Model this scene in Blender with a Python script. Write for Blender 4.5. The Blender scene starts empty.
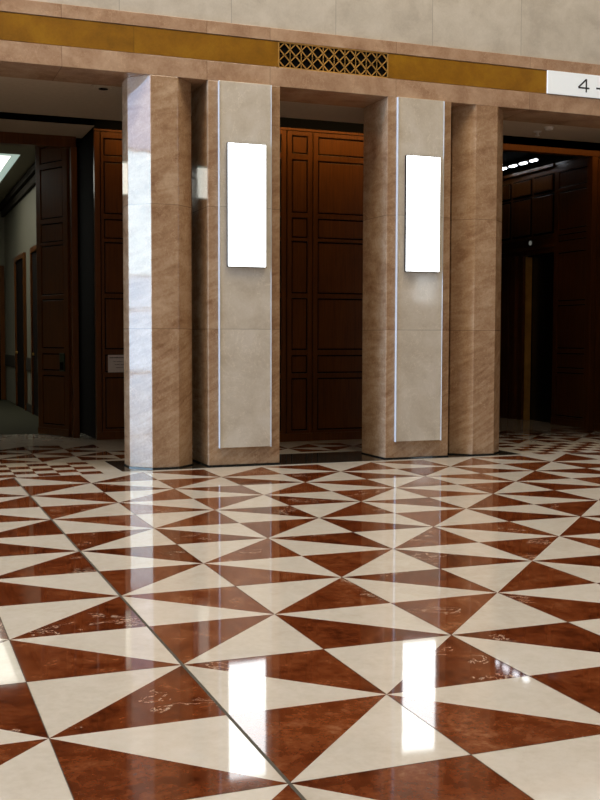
import bpy, math, random
from mathutils import Vector, Matrix
random.seed(7)
SC = bpy.context.scene
COL = SC.collection

# ---------------------------------------------------------------- camera
CAM_POS = Vector((-1.08005, -4.09706, 1.30820))
PITCH, YAW, ROLL, FPX = 0.058102, 0.3684317, 0.0022757, 1068.98
cd = bpy.data.cameras.new('camera'); cam = bpy.data.objects.new('camera', cd); COL.objects.link(cam)
fw = Vector((math.sin(YAW)*math.cos(PITCH), math.cos(YAW)*math.cos(PITCH), -math.sin(PITCH)))
rt = Vector((math.cos(YAW), -math.sin(YAW), 0)); up = rt.cross(fw)
r2 = rt*math.cos(ROLL)+up*math.sin(ROLL); u2 = -rt*math.sin(ROLL)+up*math.cos(ROLL)
M = Matrix((r2, u2, -fw)).transposed().to_4x4(); M.translation = CAM_POS
cam.matrix_world = M
cd.sensor_fit = 'HORIZONTAL'; cd.sensor_width = 36; cd.lens = FPX*36/600; cd.clip_end = 200
SC.camera = cam

# ---------------------------------------------------------------- world, lights, exposure
SC.view_settings.view_transform = 'Standard'; SC.view_settings.look = 'None'
SC.view_settings.gamma = 1; SC.view_settings.use_curve_mapping = False
SC.view_settings.exposure = 0.15
w = bpy.data.worlds.new('world'); SC.world = w; w.use_nodes = True
w.node_tree.nodes['Background'].inputs[0].default_value = (0.55, 0.7, 1, 1)
w.node_tree.nodes['Background'].inputs[1].default_value = 0.15

def area(name, loc, target, sx, sy, color, radiance, spread=180):
    ld = bpy.data.lights.new(name, 'AREA'); ld.shape = 'RECTANGLE'; ld.size = sx; ld.size_y = sy
    ld.color = color; ld.energy = radiance*sx*sy*math.pi; ld.spread = math.radians(spread)
    o = bpy.data.objects.new(name, ld); COL.objects.link(o)
    o.location = loc
    d = Vector(target)-Vector(loc)
    o.rotation_euler = d.to_track_quat('-Z', 'Y').to_euler()
    return o
# daylight coming in through the glazed end wall of the hall, far to the left (x = -27)
DAY = (0.66, 0.82, 1.0)
area('daylight_clerestory', (-27.4, -.65, 5.85), (0, -.65, 5.85), 2.9, 4.5, (0.62, 0.85, 1.0), 17.0)
area('daylight_entrance', (-27.4, -.65, 1.8), (0, -.65, 1.8), 2.9, 3.5, (0.50, 0.74, 1.0), 14.0)
area('daylight_upper', (-27.4, -.65, 9.9), (0, -.65, 9.9), 2.9, 3.5, (0.48, 0.64, 1.0), 8.0)
area('daylight_tall_glass', (-27.4, 3.35, 5.0), (0, 3.35, 5.0), 4.9, 9.8, (0.46, 0.64, 1.0), 62.0)
# warm lamps in the hall ceiling
for lx, ly, rad in ((-3.5, -8, 1.8), (4.5, -8, 1.8), (-3.5, 3.1, 15.5), (4.5, 3.1, 15.5)):
    area('hall_ceiling_lamp', (lx, ly, 11.9), (lx, ly, 0), 3.6, 3.6, (1.0, 0.85, 0.65), rad)

# ---------------------------------------------------------------- materials
def new_mat(name):
    m = bpy.data.materials.new(name); m.use_nodes = True
    nt = m.node_tree; b = nt.nodes['Principled BSDF']
    return m, nt, b
def N(nt, t, **kw):
    n = nt.nodes.new(t)
    for k, v in kw.items(): setattr(n, k, v)
    return n
def L(nt, a, b): nt.links.new(a, b)
def ramp(nt, fac, stops):
    r = N(nt, 'ShaderNodeValToRGB'); e = r.color_ramp.elements
    while len(e) < len(stops): e.new(0.5)
    for i, (p, c) in enumerate(stops): e[i].position = p; e[i].color = (*c, 1)
    L(nt, fac, r.inputs[0]); return r.outputs[0]
def math_(nt, op, a, b=None, c=None):
    n = N(nt, 'ShaderNodeMath', operation=op)
    for i, v in enumerate((a, b, c)):
        if v is None: continue
        if isinstance(v, (int, float)): n.inputs[i].default_value = v
        else: L(nt, v, n.inputs[i])
    return n.outputs[0]
def mix(nt, f, a, b, mode='MIX'):
    n = N(nt, 'ShaderNodeMix', data_type='RGBA', blend_type=mode)
    for s, v in ((n.inputs[0], f), (n.inputs[6], a), (n.inputs[7], b)):
        if isinstance(v, (int, float)): s.default_value = v
        elif isinstance(v, tuple): s.default_value = (*v, 1)
        else: L(nt, v, s)
    return n.outputs[2]
def noise(nt, vec, scale, detail=4, rough=.55, w=None, dist=0):
    n = N(nt, 'ShaderNodeTexNoise'); n.inputs['Scale'].default_value = scale
    n.inputs['Detail'].default_value = detail; n.inputs['Roughness'].default_value = rough
    n.inputs['Distortion'].default_value = dist
    if w is not None: n.noise_dimensions = '4D'; L(nt, w, n.inputs['W'])
    L(nt, vec, n.inputs['Vector']); return n.outputs[0]
def mapping(nt, vec, rot=(0,0,0), scale=(1,1,1)):
    m = N(nt, 'ShaderNodeMapping'); L(nt, vec, m.inputs[0])
    m.inputs['Rotation'].default_value = rot; m.inputs['Scale'].default_value = scale
    return m.outputs[0]
def bump(nt, b, h, strength, dist=.01):
    n = N(nt, 'ShaderNodeBump'); n.inputs['Strength'].default_value = strength
    n.inputs['Distance'].default_value = dist; L(nt, h, n.inputs['Height']); L(nt, n.outputs[0], b.inputs['Normal'])

def simple(name, col, rough=.5, metal=0, emit=None, estr=0, var=.06, scale=20, spec=.5):
    m, nt, b = new_mat(name); b.inputs['Specular IOR Level'].default_value = spec
    p = N(nt, 'ShaderNodeNewGeometry').outputs['Position']
    n = noise(nt, p, scale)
    L(nt, ramp(nt, n, [(.3, tuple(c*(1-var) for c in col)), (.7, tuple(min(1, c*(1+var)) for c in col))]), b.inputs['Base Color'])
    b.inputs['Roughness'].default_value = rough; b.inputs['Metallic'].default_value = metal
    if emit: b.inputs['Emission Color'].default_value = (*emit, 1); b.inputs['Emission Strength'].default_value = estr
    return m

def stone(name, c_lo, c_mid, c_hi, joints=(), vjoints=(), rough=.04, streak=True, ior=1.5, vein=.5, jaxis=0):
    m, nt, b = new_mat(name)
    p = N(nt, 'ShaderNodeNewGeometry').outputs['Position']
    sep = N(nt, 'ShaderNodeSeparateXYZ'); L(nt, p, sep.inputs[0])
    X, Y, Z = sep.outputs
    # block number along the height gives every block its own figure
    blk = None
    for zj in joints:
        g = math_(nt, 'GREATER_THAN', Z, zj); blk = g if blk is None else math_(nt, 'ADD', blk, g)
    for xj in vjoints:
        g = math_(nt, 'GREATER_THAN', X, xj); blk = g if blk is None else math_(nt, 'ADD', blk, g)
    if blk is None: blk = math_(nt, 'MULTIPLY', Z, 0.0)
    wv = math_(nt, 'MULTIPLY', blk, 3.7)
    cloud = noise(nt, p, 3.2, 7, .62, w=wv, dist=.4)
    if streak:
        v = mapping(nt, mapping(nt, p, rot=(0, math.radians(30), 0)), scale=(.7, .7, 4.0))
        v2 = mapping(nt, mapping(nt, p, rot=(0, math.radians(18), 0)), scale=(.9, .9, 2.6))
        s1 = noise(nt, v, 4.5, 7, .62, w=wv, dist=.5)
        s2 = noise(nt, v2, 3.6, 7, .6, w=wv, dist=.8)
        low = math_(nt, 'LESS_THAN', Z, 1.395)
        sm = N(nt, 'ShaderNodeMix'); L(nt, low, sm.inputs[0]); L(nt, s2, sm.inputs[2]); L(nt, s1, sm.inputs[3])
        f = math_(nt, 'ADD', math_(nt, 'MULTIPLY', sm.outputs[0], .55), math_(nt, 'MULTIPLY', cloud, .45))
    else: f = cloud
    fine = noise(nt, p, 45, 4, .7)
    f = math_(nt, 'ADD', f, math_(nt, 'MULTIPLY', math_(nt, 'SUBTRACT', fine, .5), .28))
    col = ramp(nt, f, [(.34, c_lo), (.50, c_mid), (.66, c_hi)])
    if vein:
        vn = noise(nt, mapping(nt, p, rot=(0.3, .7, .2), scale=(1, 1, .7)), 2.3, 7, .65, w=wv, dist=1.2)
        k = math_(nt, 'LESS_THAN', math_(nt, 'ABSOLUTE', math_(nt, 'SUBTRACT', vn, .5)), .0035)
        col = mix(nt, math_(nt, 'MULTIPLY', k, vein*.5), col, tuple(min(1, c*1.5) for c in c_hi))
    jm = None
    for zj in joints:
        k = math_(nt, 'LESS_THAN', math_(nt, 'ABSOLUTE', math_(nt, 'SUBTRACT', Z, zj)), .0028)
        jm = k if jm is None else math_(nt, 'MAXIMUM', jm, k)
    for xj in vjoints:
        k = math_(nt, 'LESS_THAN', math_(nt, 'ABSOLUTE', math_(nt, 'SUBTRACT', X, xj)), .0028)
        jm = k if jm is None else math_(nt, 'MAXIMUM', jm, k)
    if jm is not None: col = mix(nt, math_(nt, 'MULTIPLY', jm, .6), col, tuple(c*.35 for c in c_lo))
    L(nt, col, b.inputs['Base Color']); b.inputs['Roughness'].default_value = rough; b.inputs['IOR'].default_value = ior
    bump(nt, b, noise(nt, p, 6, 2), .03, .01)
    return m

M_STONE = stone('brown_column_stone', (.24, .125, .062), (.375, .235, .132), (.51, .36, .23), joints=(1.395, 2.62))
M_LINTEL = stone('pink_brown_lintel_stone', (.30, .175, .100), (.405, .258, .158), (.50, .345, .225),
                 vjoints=(-2.2, -.8, .513, 1.936, 2.6, 4.02, 5.68, 7.1), rough=.25, streak=False)
M_PANEL = stone('beige_panel_stone', (.51, .45, .355), (.59, .535, .435), (.65, .60, .51), joints=(1.395, 2.62), rough=.06, streak=False)
M_UPPER = stone('pale_wall_stone', (.46, .42, .35), (.54, .50, .42), (.60, .56, .48),
                vjoints=(-3.5, -2.4, -1.3, -.1, 1.07, 2.2, 3.335, 4.465, 5.576, 6.7, 7.8), rough=.4, streak=False, vein=0)
M_HALL = simple('hall_plaster', (.34, .28, .21), .7)
M_GOLD = stone('gold_band_stone', (.19, .083, .002), (.255, .112, .003), (.31, .148, .005), vjoints=(1.205,), rough=.3, streak=False, vein=0)
M_BRASS = simple('brass', (.50, .27, .06), .5, .35, var=.25, scale=5)
M_DARKVOID = simple('dark_duct', (.004, .004, .004), .9, spec=.1)
M_STEEL = simple('polished_trim', (.66, .68, .68), .2, .15)
M_LAMPFRAME = simple('lamp_frame_metal', (.06, .05, .045), .35, .7)
M_DIFF = simple('lamp_diffuser', (.8, .8, .8), .5, 0, (.93, .985, 1.0), 4.5, var=.01)
M_SKY = simple('corridor_light_panel', (.8, .8, .8), .5, 0, (1.0, 1.0, .88), 2.0, var=.01)
M_SKYEDGE = simple('corridor_light_reveal', (.5, .6, .55), .5, 0, (.62, .80, .70), .5, var=.02)
M_COVE = simple('cove_lamp_glass', (.8, .8, .8), .4, 0, (.85, .92, 1.0), 9, var=.01)
M_SIGN = simple('sign_face', (.7, .74, .76), .35, 0, (.95, 1.0, 1.0), .26, var=.01)
M_INK = simple('black_lettering', (.02, .018, .015), .5)
M_PAPER = simple('notice_paper', (.55, .48, .44), .7)
M_PLASTER = simple('lobby_plaster', (.46, .38, .28), .8)
M_CORR = simple('corridor_paint', (.16, .147, .105), .75, var=.03, scale=3)
M_CORRC = simple('corridor_ceiling_paint', (.36, .34, .26), .9, var=.02)
M_CROWN = simple('corridor_dark_trim', (.035, .028, .02), .9, spec=.15)
M_CARPET = simple('grey_carpet', (.05, .047, .03), .95, var=.3, scale=60, spec=.1)
M_BLACKSLOT = simple('black_slot_paint', (.003, .003, .003), .95, spec=.05)
M_READER = simple('dark_green_plastic', (.02, .035, .015), .4)
M_BLACKDOOR = simple('dark_bronze', (.012, .010, .008), .25, .4)
M_WHITEPL = simple('white_plastic', (.6, .58, .55), .5)

def wood(name, base, rough=.28):
    m, nt, b = new_mat(name)
    p = N(nt, 'ShaderNodeNewGeometry').outputs['Position']
    g = noise(nt, mapping(nt, p, scale=(30, 30, 1.3)), 1.6, 5, .6, dist=.6)
    g2 = noise(nt, p, 1.5, 3)
    f = math_(nt, 'ADD', math_(nt, 'MULTIPLY', g, .7), math_(nt, 'MULTIPLY', g2, .3))
    L(nt, ramp(nt, f, [(.3, tuple(c*.6 for c in base)), (.5, base), (.72, tuple(c*1.4 for c in base))]), b.inputs['Base Color'])
    b.inputs['Roughness'].default_value = rough; b.inputs['Specular IOR Level'].default_value = .3
    bump(nt, b, g, .08, .002)
    return m
M_WOOD = wood('dark_mahogany', (.100, .032, .005))
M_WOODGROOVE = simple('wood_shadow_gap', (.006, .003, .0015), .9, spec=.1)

# floor marbles: the face attribute "tone" gives every cut piece its own figure
def floor_mat(name, stops, veins, rough=.045):
    m, nt, b = new_mat(name)
    p = N(nt, 'ShaderNodeNewGeometry').outputs['Position']
    a = N(nt, 'ShaderNodeAttribute', attribute_name='tone')
    sp = N(nt, 'ShaderNodeSeparateColor'); L(nt, a.outputs['Color'], sp.inputs[0])
    R, G, B = sp.outputs
    wv = math_(nt, 'MULTIPLY', G, 60.0)
    n1 = noise(nt, p, 5.0, 8, .68, w=wv, dist=.7)
    n2 = noise(nt, p, 28, 5, .7, w=wv)
    f = math_(nt, 'ADD', math_(nt, 'MULTIPLY', n1, .6), math_(nt, 'MULTIPLY', n2, .4))
    f = math_(nt, 'ADD', f, math_(nt, 'MULTIPLY', math_(nt, 'SUBTRACT', R, .5), .10))
    col = ramp(nt, f, stops)
    if veins:
        vm = N(nt, 'ShaderNodeTexNoise'); vm.noise_dimensions = '4D'
        v = noise(nt, mapping(nt, p, rot=(0, 0, .5), scale=(1.2, 2.0, 1)), 2.6, 6, .66, w=wv, dist=1.1)
        thin = math_(nt, 'LESS_THAN', math_(nt, 'ABSOLUTE', math_(nt, 'SUBTRACT', v, .5)), .007)
        msk = math_(nt, 'GREATER_THAN', noise(nt, p, 3.1, 2, .5, w=wv), .585)
        pick = math_(nt, 'GREATER_THAN', B, .35)
        k = math_(nt, 'MULTIPLY', math_(nt, 'MULTIPLY', thin, msk), pick)
        col = mix(nt, math_(nt, 'MULTIPLY', k, .75), col, (.60, .46, .34))
        nt.nodes.remove(vm)
    L(nt, col, b.inputs['Base Color'])
    b.inputs['Roughness'].default_value = rough; b.inputs['IOR'].default_value = 1.52
    bump(nt, b, noise(nt, p, 2.6, 2, .4), .035, .01)
    return m
M_RED = floor_mat('red_floor_marble', [(.36, (.045, .009, .003)), (.47, (.120, .026, .007)), (.56, (.175, .046, .014)), (.66, (.27, .11, .05))], True)
M_CREAM = floor_mat('cream_floor_marble', [(.30, (.52, .465, .38)), (.50, (.60, .55, .465)), (.70, (.66, .615, .54))], False)
M_BLACK = floor_mat('black_floor_marble', [(.30, (.010, .010, .009)), (.50, (.018, .017, .015)), (.75, (.05, .048, .04))], False)
M_GROUT = simple('floor_joint', (.045, .038, .025), .6)
M_GROUTL = simple('floor_hairline', (.30, .22, .14), .6)

# ---------------------------------------------------------------- mesh helpers
class MB:
    def __init__(s, mats): s.v = []; s.f = []; s.mi = []; s.t = []; s.mats = mats if isinstance(mats, list) else [mats]
    def poly(s, pts, mi=0, tone=None):
        i = len(s.v); s.v += [tuple(p) for p in pts]; s.f.append(tuple(range(i, i+len(pts)))); s.mi.append(mi); s.t.append(tone)
    def box(s, a, b, mi=0):
        x0, y0, z0 = (min(a[i], b[i]) for i in range(3)); x1, y1, z1 = (max(a[i], b[i]) for i in range(3))
        i = len(s.v)
        s.v += [(x0,y0,z0),(x1,y0,z0),(x1,y1,z0),(x0,y1,z0),(x0,y0,z1),(x1,y0,z1),(x1,y1,z1),(x0,y1,z1)]
        for q in ((3,2,1,0),(4,5,6,7),(0,1,5,4),(1,2,6,5),(2,3,7,6),(3,0,4,7)):
            s.f.append(tuple(i+k for k in q)); s.mi.append(mi); s.t.append(None)
    def prism(s, xy, z0, z1, mi=0):
        n = len(xy); i = len(s.v)
        s.v += [(x, y, z0) for x, y in xy]+[(x, y, z1) for x, y in xy]
        s.f.append(tuple(range(i+n-1, i-1, -1))); s.mi.append(mi); s.t.append(None)
        s.f.append(tuple(range(i+n, i+2*n))); s.mi.append(mi); s.t.append(None)
        for k in range(n):
            s.f.append((i+k, i+(k+1) % n, i+n+(k+1) % n, i+n+k)); s.mi.append(mi); s.t.append(None)
    def cyl(s, c, r, h, axis=2, n=20, mi=0, r2=None):
        r2 = r if r2 is None else r2; i = len(s.v)
        for k, (rr, d) in enumerate(((r, 0), (r2, h))):
            for j in range(n):
                a = 2*math.pi*j/n; u, v = rr*math.cos(a), rr*math.sin(a)
                p = {2: (u, v, d), 1: (u, d, v), 0: (d, u, v)}[axis]
                s.v.append(tuple(c[q]+p[q] for q in range(3)))
        s.f.append(tuple(range(i, i+n))); s.f.append(tuple(range(i+n, i+2*n))); s.mi += [mi, mi]; s.t += [None, None]
        for k in range(n):
            s.f.append((i+k, i+(k+1) % n, i+n+(k+1) % n, i+n+k)); s.mi.append(mi); s.t.append(None)
    def xf(s, fn): s.v = [tuple(fn(Vector(p))) for p in s.v]; return s
    def build(s, name, parent=None, bevel=0, loc=(0, 0, 0), smooth=False, rotz=0, seg=2):
        import bmesh
        me = bpy.data.meshes.new(name); me.from_pydata(s.v, [], s.f)
        for m in s.mats: me.materials.append(m)
        for p, k in zip(me.polygons, s.mi): p.material_index = k
        if any(t is not None for t in s.t):
            at = me.color_attributes.new('tone', 'FLOAT_COLOR', 'CORNER')
            for p, t in zip(me.polygons, s.t):
                t = t or (.5, .5, .5)
                for li in p.loop_indices: at.data[li].color = (*t, 1)
            me.update()
        else:
            bm = bmesh.new(); bm.from_mesh(me); bmesh.ops.recalc_face_normals(bm, faces=bm.faces); bm.to_mesh(me); bm.free()
        o = bpy.data.objects.new(name, me); COL.objects.link(o); o.location = loc; o.rotation_euler = (0, 0, rotz)
        if parent: o.parent = parent
        if bevel:
            md = o.modifiers.new('bevel', 'BEVEL'); md.width = bevel; md.segments = seg; md.limit_method = 'ANGLE'
            md.harden_normals = False
        return o
def tag(o, label, cat, group=None):
    o['label'] = label; o['category'] = cat
    if group: o['group'] = group
    return o
def thing(name, label, cat, loc=(0, 0, 0), rotz=0, group=None):
    o = bpy.data.objects.new(name, None); COL.objects.link(o); o.empty_display_size = .1
    o.location = loc; o.rotation_euler = (0, 0, rotz); return tag(o, label, cat, group)
def struct(o): o['kind'] = 'structure'; return o
def copy_tree(o, parent=None):
    c = o.copy(); COL.objects.link(c); c.parent = parent
    for ch in list(o.children): copy_tree(ch, c)
    return c

# ---------------------------------------------------------------- floor
T = .61
fl = MB([M_CREAM, M_RED, M_BLACK, M_GROUT, M_GROUTL, M_CARPET])
rt3 = lambda: (random.random(), random.random(), random.random())
def rect(x0, y0, x1, y1, mi, z=0.0): fl.poly([(x0,y0,z),(x1,y0,z),(x1,y1,z),(x0,y1,z)], mi, rt3())
FX0, FX1, FY0 = -20, 18, -18          # extent of the tile field, in tiles
rect(-27, -13, 16, 6.6, 0, -.002)
rect(-4.5, 6.6, 14, 10.7, 0, -.002)
rect(-4.5, 10.7, 1.5, 19.2, 5, -.002)
rect(6.0, 10.7, 14, 15, 0, -.002)
def field(i0, i1, k0, k1, u, ox, oy, par=0):
    g = .0010
    for i in range(i0, i1):
        for k in range(k0, k1):
            a, b_, c, d = (i, k), (i+1, k), (i+1, k+1), (i, k+1)
            ev = ((i+par) % 2 == 0)
            if (i-k) % 2 == 0:   # diagonal a-c
                tris = [((a, b_, c), 0 if ev else 1), ((a, c, d), 1 if ev else 0)]
            else:                # diagonal b-d
                tris = [((a, b_, d), 0 if ev else 1), ((b_, c, d), 1 if ev else 0)]
            for tr, mi in tris:
                fl.poly([(ox+p[0]*u, oy+p[1]*u, 0) for p in tr], mi, rt3())
field(FX0, FX1, FY0, 10, T, 0, 0)
for i in range(FX0, FX1+1):            # joints running away from the camera
    wd = .0062 if i == 0 else .0016
    rect(i*T-wd, FY0*T, i*T+wd, 10*T, 3, .0004)
for k in range(FY0, 11, 2): rect(FX0*T, k*T-.0013, FX1*T, k*T+.0013, 3, .0003)
rect(FX0*T, 10*T, FX1*T, 6.13, 0)
U = .4165                               # smaller stars in the lobbies behind the columns
field(-11, 2, 0, 4, U, .42, 7.305)
field(2, 13, 0, 2, U, .42, 7.305)
field(13, 25, 0, 4, U, .42, 7.305)
q = .2033                               # little checkers in the two side openings
for (xa, n) in ((.845-q*12, 12), (5.79, 10)):
    for i in range(n):
        for k in range(5):
            kk = (n-1-i) if xa < 3 else i
            rect(xa+i*q, 6.13+k*q, xa+(i+1)*q, 6.13+(k+1)*q, 1 if (kk+k) % 2 == 0 else 0)
rect(1.045, 6.22, 5.59, 7.15, 2, .0004)
floor = struct(fl.build('floor'))

# ---------------------------------------------------------------- facade: lintel, gold band, upper wall
FYF = 6.30; FYB = 6.92; ZT = 3.865
a = MB(M_LINTEL)
a.box((-27, FYF, ZT), (14, FYB, 4.055)); a.box((-27, FYF+.03, 4.055), (14, FYB, 4.32)); a.box((-27, FYF, 4.32), (14, FYB, 4.445))
struct(a.build('trim_1', bevel=.003))
a = MB(M_GOLD); a.box((-27, FYF+.006, 4.06), (2.69, FYF+.03, 4.315)); a.box((3.93, FYF+.006, 4.06), (14, FYF+.03, 4.315)); struct(a.build('trim_2', bevel=.002))
a = MB(M_UPPER); a.box((-27, FYF+.03, 4.445), (16, FYB, 12)); struct(a.build('wall_facade'))
a = MB(M_STONE); a.box((-27, FYF, 0), (-1.5, FYB, ZT)); a.box((7.45, FYF, 0), (16, FYB, ZT)); struct(a.build('wall_facade_ends'))
# the rest of the hall
a = MB(M_HALL); a.box((-27, -13.2, 0), (16, -13, 12)); struct(a.build('wall_hall_rear'))
glow = bpy.data.objects.new('added_glow_panel', None); COL.objects.link(glow); glow.location = (14.48, -12.98, 2.43); struct(glow)  # unseen glowing panel added for a pale reflection on the right pier's panel
a = MB(simple('glow_panel_face', (.7, .75, .8), .3, 0, (.9, .97, 1.0), 4.5, var=.01)); a.box((-.36, 0, 0), (.36, .02, .85)); a.build('pane', glow)
a = MB(M_LAMPFRAME)
for b0, b1 in (((-.42, 0, -.06), (-.36, .05, .91)), ((.36, 0, -.06), (.42, .05, .91)), ((-.36, 0, -.06), (.36, .05, 0)), ((-.36, 0, .85), (.36, .05, .91))): a.box(b0, b1)
a.build('glow_panel_frame', glow)
a = MB(M_HALL); a.box((16, -13.2, 0), (16.2, 15, 12)); struct(a.build('wall_right'))
a = MB(M_HALL); a.box((-28, -13.2, 12), (16.2, 7, 12.2)); struct(a.build('ceiling'))
a = MB(M_HALL)
a.box((-27.2, -13.2, 0), (-27, -2.1, 12)); a.box((-27.2, 5.85, 0), (-27, 7, 12)); a.box((-27.2, -2.1, 8.11), (-27, .8, 8.16)); a.box((-27.2, -2.1, 0), (-27, 5.85, .04))
struct(a.build('wall_left'))
a = MB(M_BLACKDOOR); a.box((-27.15, -2.1, 3.56), (-27.02, 5.85, 3.60)); a.box((-27.15, -2.1, 2.3), (-27.02, 5.85, 2.36))
for y in (-2.1, .85, 5.8): a.box((-27.15, y-.05, .04), (-27.02, y+.05, 12))
struct(a.build('window_1'))

# ---------------------------------------------------------------- octagonal columns and piers
H2, C2 = .325, .19
oct_ = [(-H2+C2, -H2+.015), (H2-C2, -H2+.015), (H2, -H2+C2+.015), (H2, H2-C2-.0), (H2-C2, H2-.0), (-H2+C2, H2-.0), (-H2, H2-C2), (-H2, -H2+C2+.015)]
def oct_column(x, label):
    t = thing('octagonal_column', label, 'column', (x, 6.61, 0), 0, 'octagonal columns beside the middle opening')
    a = MB(M_STONE); a.prism(oct_, .012, ZT, 0); a.build('shaft', t, bevel=.004)
    a = MB(M_BLACK); a.prism([(p[0]*1.02, p[1]*1.02) for p in oct_], .0005, .012); a.build('base', t)
    return t
c1 = oct_column(1.50, 'brown stone octagonal column, its left faces lit bright bluish white, beside the left opening')
c2 = copy_tree(c1); c2.location.x = 5.135
c2['label'] = 'brown stone octagonal column at the right, with only a thin pale streak along its edge'
PW = .763
def pier(x, label):
    t = thing('stone_pier', label, 'pier', (x, FYF, 0), 0, 'rectangular lamp piers of the middle opening')
    a = MB(M_STONE); a.box((0, 0, .012), (PW, .62, ZT)); a.build('shaft', t, bevel=.004)
    a = MB(M_BLACK); a.box((-.004, -.004, .0005), (PW+.004, .624, .012)); a.build('base', t)
    a = MB(M_PANEL); a.box((.112, -.036, .19), (.652, 0, ZT-.002)); b_ = a.build('panel', t, bevel=.003); b_['label'] = 'beige stone panel'
    a = MB(M_STEEL)
    a.box((.103, -.040, .185), (.113, 0, ZT-.002)); k = a.build('edge_trim', b_, bevel=.003); k['label'] = 'shiny pale metal edging'
    a = MB(M_STEEL); a.box((.652, -.042, .185), (.660, 0, ZT-.002)); k = a.build('edge_trim', b_, bevel=.0045); k['label'] = 'shiny pale metal edging'
    return t
p1 = pier(1.945, 'brown stone pier with beige panel, between the left octagonal column and middle opening')
p2 = copy_tree(p1); p2.location.x = 3.925
p2['label'] = 'brown stone pier with beige panel, right of the middle opening, bluish light on its side'

# ---------------------------------------------------------------- wall lamps
def wall_lamp(x, label):
    t = thing('wall_lamp', label, 'lamp', (x-.004, FYF-.036, 2.02), 0, 'tall white lamps on the piers')
    a = MB(M_LAMPFRAME); a.box((-.205, -.036, 0), (.205, -.0005, 1.235)); a.build('frame', t, bevel=.004)
    a = MB(M_DIFF); a.box((-.199, -.042, .006), (.199, -.034, 1.229)); d = a.build('diffuser', t, bevel=.002); d['label'] = 'glowing white glass'
    return t
l1 = wall_lamp(2.334, 'tall glowing white wall lamp on the left pier')
l2 = copy_tree(l1); l2.location.x = 4.318; l2['label'] = 'tall glowing white wall lamp on the right pier'

# ---------------------------------------------------------------- brass grille in the gold band
g = thing('vent_grille', 'brass lattice vent grille over black duct, above the middle opening', 'grille', (2.69, FYF+.03, 4.055))
GW, GH = 1.24, .265
a = MB(M_DARKVOID); a.box((.004, -.004, .002), (GW-.004, -.0005, GH-.002)); a.build('backing', g)
a = MB(M_BRASS)
for (x0, z0, x1, z1) in ((0, 0, GW, .010), (0, GH-.010, GW, GH), (0, 0, .010, GH), (GW-.010, 0, GW, GH)): a.box((x0, -.026, z0), (x1, -.004, z1))
a.build('frame', g)
a = MB(M_BRASS)
def bar(p, r, wd=.0050, y0=-.022, y1=-.008):
    p = Vector(p); r = Vector(r); d = (r-p).normalized(); n = Vector((-d[1], d[0]))*wd
    pts = [p+n, p-n, r-n, r+n]; i = len(a.v)
    a.v += [(q_[0], y0, q_[1]) for q_ in pts]+[(q_[0], y1, q_[1]) for q_ in pts]
    for f in ((0,1,2,3),(7,6,5,4),(0,4,5,1),(1,5,6,2),(2,6,7,3),(3,7,4,0)): a.f.append(tuple(i+k for k in f)); a.mi.append(0); a.t.append(None)
cw, chh = (GW-.02)/10, (GH-.02)/2
for i in range(10):
    for k in range(2):
        x0, z0 = .01+i*cw, .01+k*chh; cx, cz = x0+cw/2, z0+chh/2
        # the big diamond opening of this cell, touching the middle of each side
        E_ = [(cx, z0), (x0+cw, cz), (cx, z0+chh), (x0, cz)]
        for j in range(4): bar(E_[j], E_[(j+1) % 4])
        # half-diagonals and crosses in the corners between the diamonds
        bar((x0, z0), (x0+cw*.30, z0), .003); bar((x0+cw*.66, z0), (x0+cw, z0), .003)
        bar((x0, z0+chh), (x0+cw*.34, z0+chh), .003); bar((x0+cw*.66, z0+chh), (x0+cw, z0+chh), .003)
        bar((x0, z0), (x0, z0+chh*.34), .003); bar((x0, z0+chh*.66), (x0, z0+chh), .003)
a.build('lattice', g)

# ---------------------------------------------------------------- floor number sign
s = thing('overhead_sign', 'white sign with thin black numeral set in the gold band, over right opening', 'sign', (5.905, FYF+.006, 4.062))
a = MB(M_SIGN); a.box((0, -.016, 0), (1.35, 0, .256)); a.build('face', s, bevel=.002)
def text(body, size, loc, parent, name='lettering', mat=M_INK, align='LEFT', ext=.001):
    cu = bpy.data.curves.new(name, 'FONT'); cu.body = body; cu.size = size; cu.extrude = ext; cu.align_x = align
    tmp = bpy.data.objects.new(name, cu); COL.objects.link(tmp)
    dg = bpy.context.evaluated_depsgraph_get(); dg.update()
    me = bpy.data.meshes.new_from_object(tmp.evaluated_get(dg)); me.materials.clear(); me.materials.append(mat)
    bpy.data.objects.remove(tmp)
    o = bpy.data.objects.new(name, me); COL.objects.link(o); o.rotation_euler = (math.pi/2, 0, 0); o.location = loc; o.parent = parent
    return o
# thin strokes of the numeral and dash
a = MB(M_INK)
def stroke(p, r, wd=.009):
    p = Vector(p); r = Vector(r); d = (r-p).normalized(); n = Vector((-d[1], d[0]))*wd
    pts = [p+n, p-n, r-n, r+n]; i = len(a.v)
    a.v += [(q_[0], -.0180, q_[1]) for q_ in pts]+[(q_[0], -.0162, q_[1]) for q_ in pts]
    for f in ((0,1,2,3),(7,6,5,4),(0,4,5,1),(1,5,6,2),(2,6,7,3),(3,7,4,0)): a.f.append(tuple(i+k for k in f)); a.mi.append(0); a.t.append(None)
stroke((.520, .052), (.520, .200)); stroke((.520, .198), (.412, .100)); stroke((.412, .098), (.562, .098))
a.build('numeral', s)
a = MB(M_INK); stroke((.655, .108), (.765, .108)); a.build('dash', s)

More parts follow.
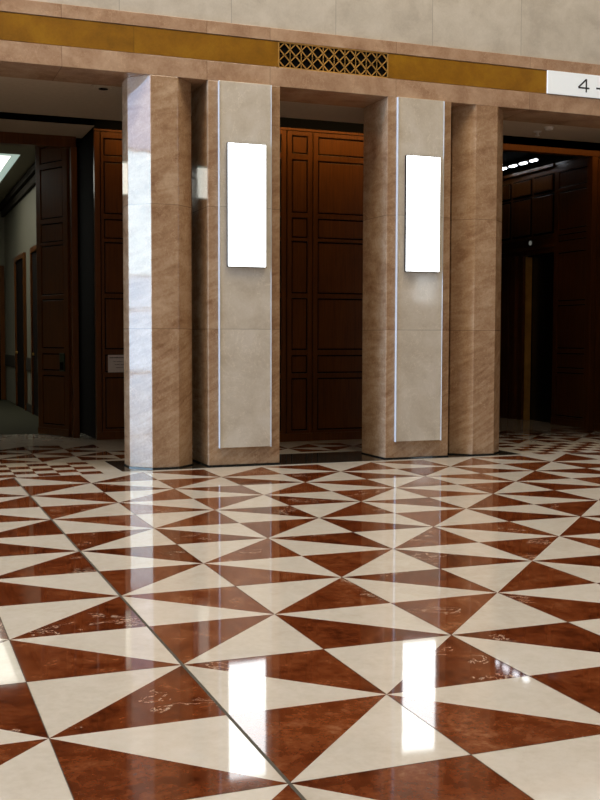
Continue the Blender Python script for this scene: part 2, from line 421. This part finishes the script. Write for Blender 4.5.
# ---------------------------------------------------------------- mahogany panelling
ROWS = [(.135, .80), (.86, 1.09), (1.155, 1.81), (1.865, 2.52), (2.56, 2.81), (2.87, 3.53), (3.60, 3.825)]
def panelling(name, p0, p1, cols, z1=3.91, rows=ROWS, skirt=.10, thick=.05, grooves=(), parent=None, cap=True, back=False, toprail=True):
    """panelled face from p0 to p1 (plan points, seen with p0 at the left); cols are (u0,u1) spans of the panels"""
    p0 = Vector((*p0, 0)); p1 = Vector((*p1, 0)); u = (p1-p0).normalized(); n = Vector((u.y, -u.x, 0)); Ln = (p1-p0).length
    a = MB([M_WOOD, M_WOODGROOVE])
    a.box((0, 0, 0), (Ln, thick, z1))                                   # core (local y away from the viewer)
    def frame(x0, x1, za, zb, d): a.box((x0, -d, za), (x1, 0, zb))
    xs = [0]+[v for c in cols for v in c]+[Ln]
    # stiles
    for i in range(0, len(xs), 2):
        if xs[i+1]-xs[i] > .005:
            gs = [gx for gx in grooves if xs[i] < gx < xs[i+1]]
            e = [xs[i]]+[v for gx in gs for v in (gx-.007, gx+.007)]+[xs[i+1]]
            for j in range(0, len(e), 2): frame(e[j], e[j+1], 0, z1-.03, .022)
            for gx in gs: a.box((gx-.007, -.004, 0), (gx+.007, .001, z1-.03), 1)
    for (c0, c1_) in cols:
        zz = [0]+[v for r_ in rows for v in r_]+[z1-.03]
        for i in range(0, len(zz), 2):
            if zz[i+1]-zz[i] > .004: frame(c0, c1_, zz[i], zz[i+1], .022)
        for (za, zb) in rows:
            a.box((c0, -.003, za), (c1_, .001, zb), 1)
            a.box((c0+.018, -.014, za+.018), (c1_-.018, .001, zb-.018), 0)
    if skirt: a.box((0, -.034, 0), (Ln, 0, skirt))
    if cap: a.box((0, -.034, z1-.028), (Ln, 0, z1)); a.box((0, -.004, z1-.040), (Ln, .001, z1-.028), 1)
    ang = math.atan2(u.y, u.x)
    return a.build(name, parent, bevel=.003, loc=p0 if parent is None else (0, 0, 0), rotz=ang if parent is None else 0)
# back wall of the middle lobby (plane y = 8.52)
X0 = 2.35
cols = [(2.62, 3.28), (3.36, 3.53), (3.667, 3.883), (4.019, 4.90), (5.04, 5.25), (5.39, 6.0)]
struct(panelling('wall_back', (X0, 8.52), (6.15, 8.52), [(a_-X0, b_-X0) for a_, b_ in cols], grooves=[3.60-X0, 3.95-X0, 4.97-X0]))
# back wall of the left lobby (plane y = 9.56)
struct(panelling('wall_back_left', (1.40, 9.56), (2.35, 9.56), [(.115, .80)], z1=3.93, grooves=[.075]))
a = MB(M_WOOD); a.box((2.30, 8.58, 0), (2.35, 9.6, 3.91)); struct(a.build('wall_return'))
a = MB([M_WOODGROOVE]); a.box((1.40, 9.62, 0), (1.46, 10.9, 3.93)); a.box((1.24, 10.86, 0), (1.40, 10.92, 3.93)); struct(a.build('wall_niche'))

# ceilings behind the facade
a = MB(M_PLASTER)
a.box((2.3, FYB, 3.90), (14, 7.88, 3.98)); a.box((-4.5, FYB, 3.90), (2.3, 8.80, 3.98))
struct(a.build('ceiling_lobby'))
a = MB(M_PLASTER); a.box((-4.5, 9.13, 3.885), (1.33, 10.0, 3.96)); struct(a.build('ceiling_lobby_left'))
a = MB(M_BLACKSLOT)
a.box((2.3, 7.88, 4.30), (14, 8.60, 4.34)); a.box((2.3, 8.60, 3.92), (14, 8.64, 4.34)); a.box((2.3, 7.84, 3.985), (14, 7.88, 4.34))
a.box((-4.5, 8.80, 4.30), (2.3, 9.70, 4.34)); a.box((1.33, 9.66, 3.94), (2.3, 9.70, 4.34)); a.box((-4.5, 8.76, 3.985), (2.3, 8.80, 4.34)); a.box((-4.5, 9.11, 3.8855), (1.33, 9.13, 4.30))
a.box((-4.6, FYB, 4.36), (14, 19.3, 4.40)); a.box((1.25, 9.55, 3.94), (2.3, 11, 4.0)); a.box((9.6, 8.64, 0), (9.7, 12.3, 4.36))
struct(a.build('trim_3'))
area('slot_light_middle', (4.3, 7.98, 4.22), (4.3, 8.55, 3.7), 3.6, .05, (1.0, .62, .24), 20.0, 100)
area('slot_light_left', (1.85, 9.0, 4.22), (1.85, 9.6, 3.7), .7, .05, (1.0, .62, .24), 15.0, 100)
area('slot_light_right', (7.6, 7.98, 4.22), (7.6, 8.55, 3.8), 2.6, .06, (1.0, .62, .26), 6, 100)

# left portal, open door leaf, corridor
a = MB(M_WOOD); a.box((-4.5, 9.93, 3.745), (1.24, 10.05, 3.885)); a.box((1.165, 9.90, 0), (1.245, 10.05, 3.745))
struct(a.build('door_1', bevel=.004))
t = thing('panelled_door', 'tall mahogany panelled door leaf standing open at the left corridor', 'door', (1.155, 10.06, 0))
d_ = Vector((.842-1.155, 10.70-10.06)); ang = math.atan2(-d_.y, -d_.x)
lf = panelling('leaf', (0, 0), (d_.length, 0), [(.10, d_.length-.10)], z1=3.88, rows=ROWS, parent=t, skirt=.09, cap=False, thick=.045)
lf.rotation_euler = (0, 0, ang); lf.location = (d_.x, d_.y, .004)
k = thing('card_reader', 'small dark green access panel fixed on the open mahogany door', 'card reader', (1.155, 10.06, 0))
u = d_.normalized(); n_ = Vector((-u.y, u.x))*(1)
if n_.x > 0: n_ = -n_
a = MB(M_READER); a.box((-.055, -.018, .86), (.055, 0, 1.10)); a.build('housing', k, bevel=.006)
a = MB(M_DARKVOID); a.box((-.04, -.022, .88), (.04, -.017, .98)); a.build('keypad', k)
k.rotation_euler = (0, 0, ang); pp = Vector((1.155, 10.06))+u*.13+n_*.024; k.location = (pp.x, pp.y, 0)
a = MB(M_CORR); a.box((1.25, 10.92, 0), (1.33, 19.1, 4.05)); struct(a.build('wall_corridor_right'))
a = MB(M_CORR); a.box((-4.5, 19.1, 0), (1.33, 19.2, 4.05)); struct(a.build('wall_corridor_end'))
a = MB(M_CORR); a.box((-4.6, FYB, 0), (-4.5, 19.2, 4.3)); struct(a.build('wall_corridor_left'))
a = MB(M_CORRC); a.box((-4.5, 10.05, 4.05), (1.33, 19.2, 4.12)); a.box((-4.5, 10.02, 3.89), (1.33, 10.055, 4.12)); struct(a.build('ceiling_corridor'))
a = MB(M_CROWN)
a.box((1.13, 10.95, 3.93), (1.25, 19.1, 4.05)); a.box((1.19, 10.95, 3.80), (1.25, 19.1, 3.93))
a.box((-4.5, 18.98, 3.93), (1.13, 19.1, 4.05)); a.box((1.22, 10.95, .72), (1.25, 13.9, .95)); a.box((1.22, 14.55, .72), (1.25, 15.4, .95)); a.box((1.22, 16.98, .72), (1.25, 19.1, .95)); a.box((1.22, 10.95, 0), (1.25, 13.9, .14)); a.box((1.22, 14.55, 0), (1.25, 15.4, .14))
struct(a.build('trim_4', bevel=.01))
def corridor_door(n, y0, y1, z=2.81, x=1.25):
    t = bpy.data.objects.new('door_%d' % n, None); COL.objects.link(t); t.location = (x, y0, 0); struct(t)
    a = MB(M_WOOD); W = y1-y0
    a.box((-.05, 0, 0), (0, .09, z)); a.box((-.05, W-.09, 0), (0, W, z)); a.box((-.05, .09, z-.09), (0, W-.09, z)); a.build('door_frame', t, bevel=.005)
    a = MB(M_WOODGROOVE); a.box((-.02, .09, 0), (-.001, W-.09, z-.09)); a.build('door_leaf', t)
    a = MB(M_BRASS); a.cyl((-.06, W-.2, 1.02), .022, .04, 0, 12); a.build('door_knob', t)
corridor_door(2, 13.55, 14.5); corridor_door(3, 15.45, 16.95)
t = bpy.data.objects.new('door_4', None); COL.objects.link(t); t.location = (-.42, 19.1, 0); struct(t)
a = MB(M_WOOD); a.box((0, -.05, 0), (.09, 0, 2.80)); a.box((1.56, -.05, 0), (1.65, 0, 2.80)); a.box((.09, -.05, 2.71), (1.56, 0, 2.80)); a.build('door_frame', t, bevel=.005)
a = MB(M_WOODGROOVE); a.box((.09, -.03, 0), (1.56, -.001, 2.71)); a.build('door_leaf', t)
t = thing('ceiling_light_panel', 'large square glowing white light panel in the corridor ceiling, far left', 'ceiling light', (-1.1, 12.6, 4.05))
a = MB(M_SKY); a.box((-1.75, .12, -.010), (1.82, 3.7, -.001)); a.build('diffuser', t)
a = MB(M_SKYEDGE); a.box((1.82, 0, -.012), (1.94, 3.9, -.001)); a.box((-1.94, 0, -.012), (-1.75, 3.9, -.001)); a.box((-1.75, 0, -.012), (1.82, .12, -.001)); a.box((-1.75, 3.7, -.012), (1.82, 3.9, -.001)); a.build('frame', t)

# notice
t = thing('paper_notice', 'small white printed notice fixed to dark wood panelling behind the left column', 'notice', (1.552, 9.538, .862))
a = MB(M_PAPER); a.box((0, -.004, 0), (.30, 0, .222)); a.build('sheet', t)
for (x0, x1, z, h) in ((.02, .28, .180, .016), (.07, .10, .135, .008), (.11, .19, .135, .008), (.20, .24, .135, .008), (.09, .15, .095, .008), (.16, .22, .095, .008), (.10, .20, .055, .008)):
    a = MB(M_INK); x = x0; a.box((x0, -.0046, z+.003), (x1, -.004, z+.005))
    while x < x1:
        wl = random.uniform(.006, .012); a.box((x, -.0052, z), (min(x+wl, x1), -.004, z+h*random.uniform(.7, 1))); x += wl+.003
    a.build('text_line', t)

# right portal and elevator lobby
a = MB(M_WOOD); a.box((6.15, 8.50, 3.845), (9.6, 8.62, 3.925)); a.box((8.15, 8.50, 0), (8.24, 8.62, 3.845)); a.box((6.15, 8.52, 0), (6.42, 8.62, 3.845))
struct(a.build('door_5', bevel=.004))
struct(panelling('wall_front_right', (8.25, 8.52), (9.6, 8.52), [(.12, 1.0)], z1=3.84, cap=False))
RR = [(2.93, 3.50), (3.56, 3.80)]
# side wall above and beside the lift doors (plane x = 8.42), seen from the left
struct(panelling('wall_lobby_right', (8.42, 9.76), (8.42, 8.64), [(.10, .98)], z1=3.95, rows=[(.135, .80), (.86, 1.09), (1.155, 1.81), (1.865, 2.60), (2.76, 2.87)]+RR))
a = MB([M_WOOD, M_WOODGROOVE]); a.box((8.42, 12.2, 2.62), (8.47, 9.76, 3.95)); a.box((8.42, 11.45, 0), (8.47, 12.2, 2.62))
for y0, y1 in ((9.82, 10.32), (10.42, 10.92), (11.02, 11.52), (11.62, 12.12)):
    for za, zb in ((2.93, 3.50), (3.56, 3.80)): a.box((8.41, y0-.02, za-.02), (8.42, y1+.02, zb+.02), 1); a.box((8.39, y0+.01, za+.01), (8.42, y1-.01, zb-.01))
a.box((8.385, 9.76, 2.70), (8.42, 12.2, 2.74)); a.box((8.385, 9.76, 2.86), (8.42, 12.2, 2.89)); a.box((8.36, 9.76, 3.90), (8.42, 12.2, 3.95))
struct(a.build('wall_lobby_right_over', bevel=.006))
def lift(y0, y1, label, brass):
    t = thing('elevator_door', label, 'elevator', (8.42, y0, 0))
    W = y1-y0
    a = MB(M_BLACKDOOR); a.box((.10, .0, .0), (.13, W/2-.004, 2.6)); a.build('door_panel', t)
    a = MB(M_BLACKDOOR); a.box((.10, W/2+.004, .0), (.13, W, 2.6)); a.build('door_panel', t)
    a = MB(M_WOODGROOVE); a.box((0, -.004, 0), (.10, .012, 2.6)); a.box((0, .0, 2.59), (.10, W, 2.60)); a.build('reveal', t)
    a = MB(brass); a.box((-.012, W+.03, 0), (.10, W+.05, 2.6)); a.build('jamb', t)
lift(9.765, 10.50, 'dark bronze lift entrance with narrow brass jamb, in the right lobby', M_BRASS)
a = MB(M_WOOD); a.box((8.40, 10.60, 0), (8.47, 10.72, 2.62)); a.box((8.37, 10.78, 0), (8.47, 10.92, 2.62)); a.box((8.43, 10.55, 0), (8.47, 11.45, 2.62)); a.box((8.39, 11.0, 0), (8.47, 11.12, 2.62))
struct(a.build('trim_5', bevel=.004))
t = thing('lift_indicator', 'small round lift indicator lamp on the wood panelling above the lift entrance', 'indicator', (8.385, 10.36, 2.80))
a = MB(M_LAMPFRAME); a.cyl((-.012, 0, 0), .05, .012, 0, 24); a.build('plate', t)
a = MB(simple('indicator_glass', (.3, .3, .28), .3, 0, (.8, .8, .7), .12)); a.cyl((-.022, 0, 0), .035, .010, 0, 24); a.build('lens', t)
a = MB(M_BLACKSLOT); a.box((6.15, 8.62, 4.08), (9.6, 12.3, 4.12)); a.box((6.15, 8.60, 3.93), (9.6, 8.645, 4.12)); struct(a.build('ceiling_right_lobby'))
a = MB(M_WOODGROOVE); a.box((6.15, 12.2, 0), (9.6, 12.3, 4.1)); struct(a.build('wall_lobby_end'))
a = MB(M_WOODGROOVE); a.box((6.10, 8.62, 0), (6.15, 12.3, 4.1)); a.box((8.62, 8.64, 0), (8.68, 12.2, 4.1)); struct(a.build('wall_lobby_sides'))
cv = None
for i in range(5):
    y = 9.86+i*.29
    if cv is None:
        cv = thing('cove_lamp', '', 'ceiling light', (8.16, y, 4.0), 0, 'row of lamps under the right lobby ceiling')
        a = MB(M_LAMPFRAME); a.box((-.05, 0, .02), (.05, .25, .08)); a.build('housing', cv)
        a = MB(M_COVE); a.box((-.03, .05, 0), (.03, .19, .02)); a.build('glass', cv, bevel=.005)
        o = cv
    else:
        o = copy_tree(cv); o.location.y = y
    o['label'] = 'small glowing lamp in the receding row at the dark ceiling of the right lobby'

# ceiling fittings in the lobby ceiling
t = thing('ceiling_diffuser', 'round grey air diffuser in the lobby ceiling beside the left column', 'air vent', (1.06, 7.12, 3.90))
a = MB(M_PLASTER); a.cyl((0, 0, -.012), .13, .012, 2, 28); a.cyl((0, 0, -.024), .085, .012, 2, 28); a.build('rings', t)
a = MB(M_DARKVOID); a.cyl((0, 0, -.028), .05, .004, 2, 20); a.build('throat', t)
t = thing('sprinkler', 'white sprinkler head hanging lowest under the ceiling of the right opening', 'sprinkler', (6.58, 7.50, 3.90))
a = MB(M_WHITEPL); a.cyl((0, 0, -.010), .05, .010, 2, 20); a.build('rosette', t)
a = MB(M_WHITEPL); a.cyl((0, 0, -.05), .016, .04, 2, 12); a.cyl((0, 0, -.058), .03, .008, 2, 12); a.build('head', t)
t = thing('smoke_detector', 'flat round white detector on the ceiling of the right opening', 'smoke detector', (6.56, 7.22, 3.90))
a = MB(M_WHITEPL); a.cyl((0, 0, -.035), .045, .035, 2, 24, r2=.06); a.build('body', t)
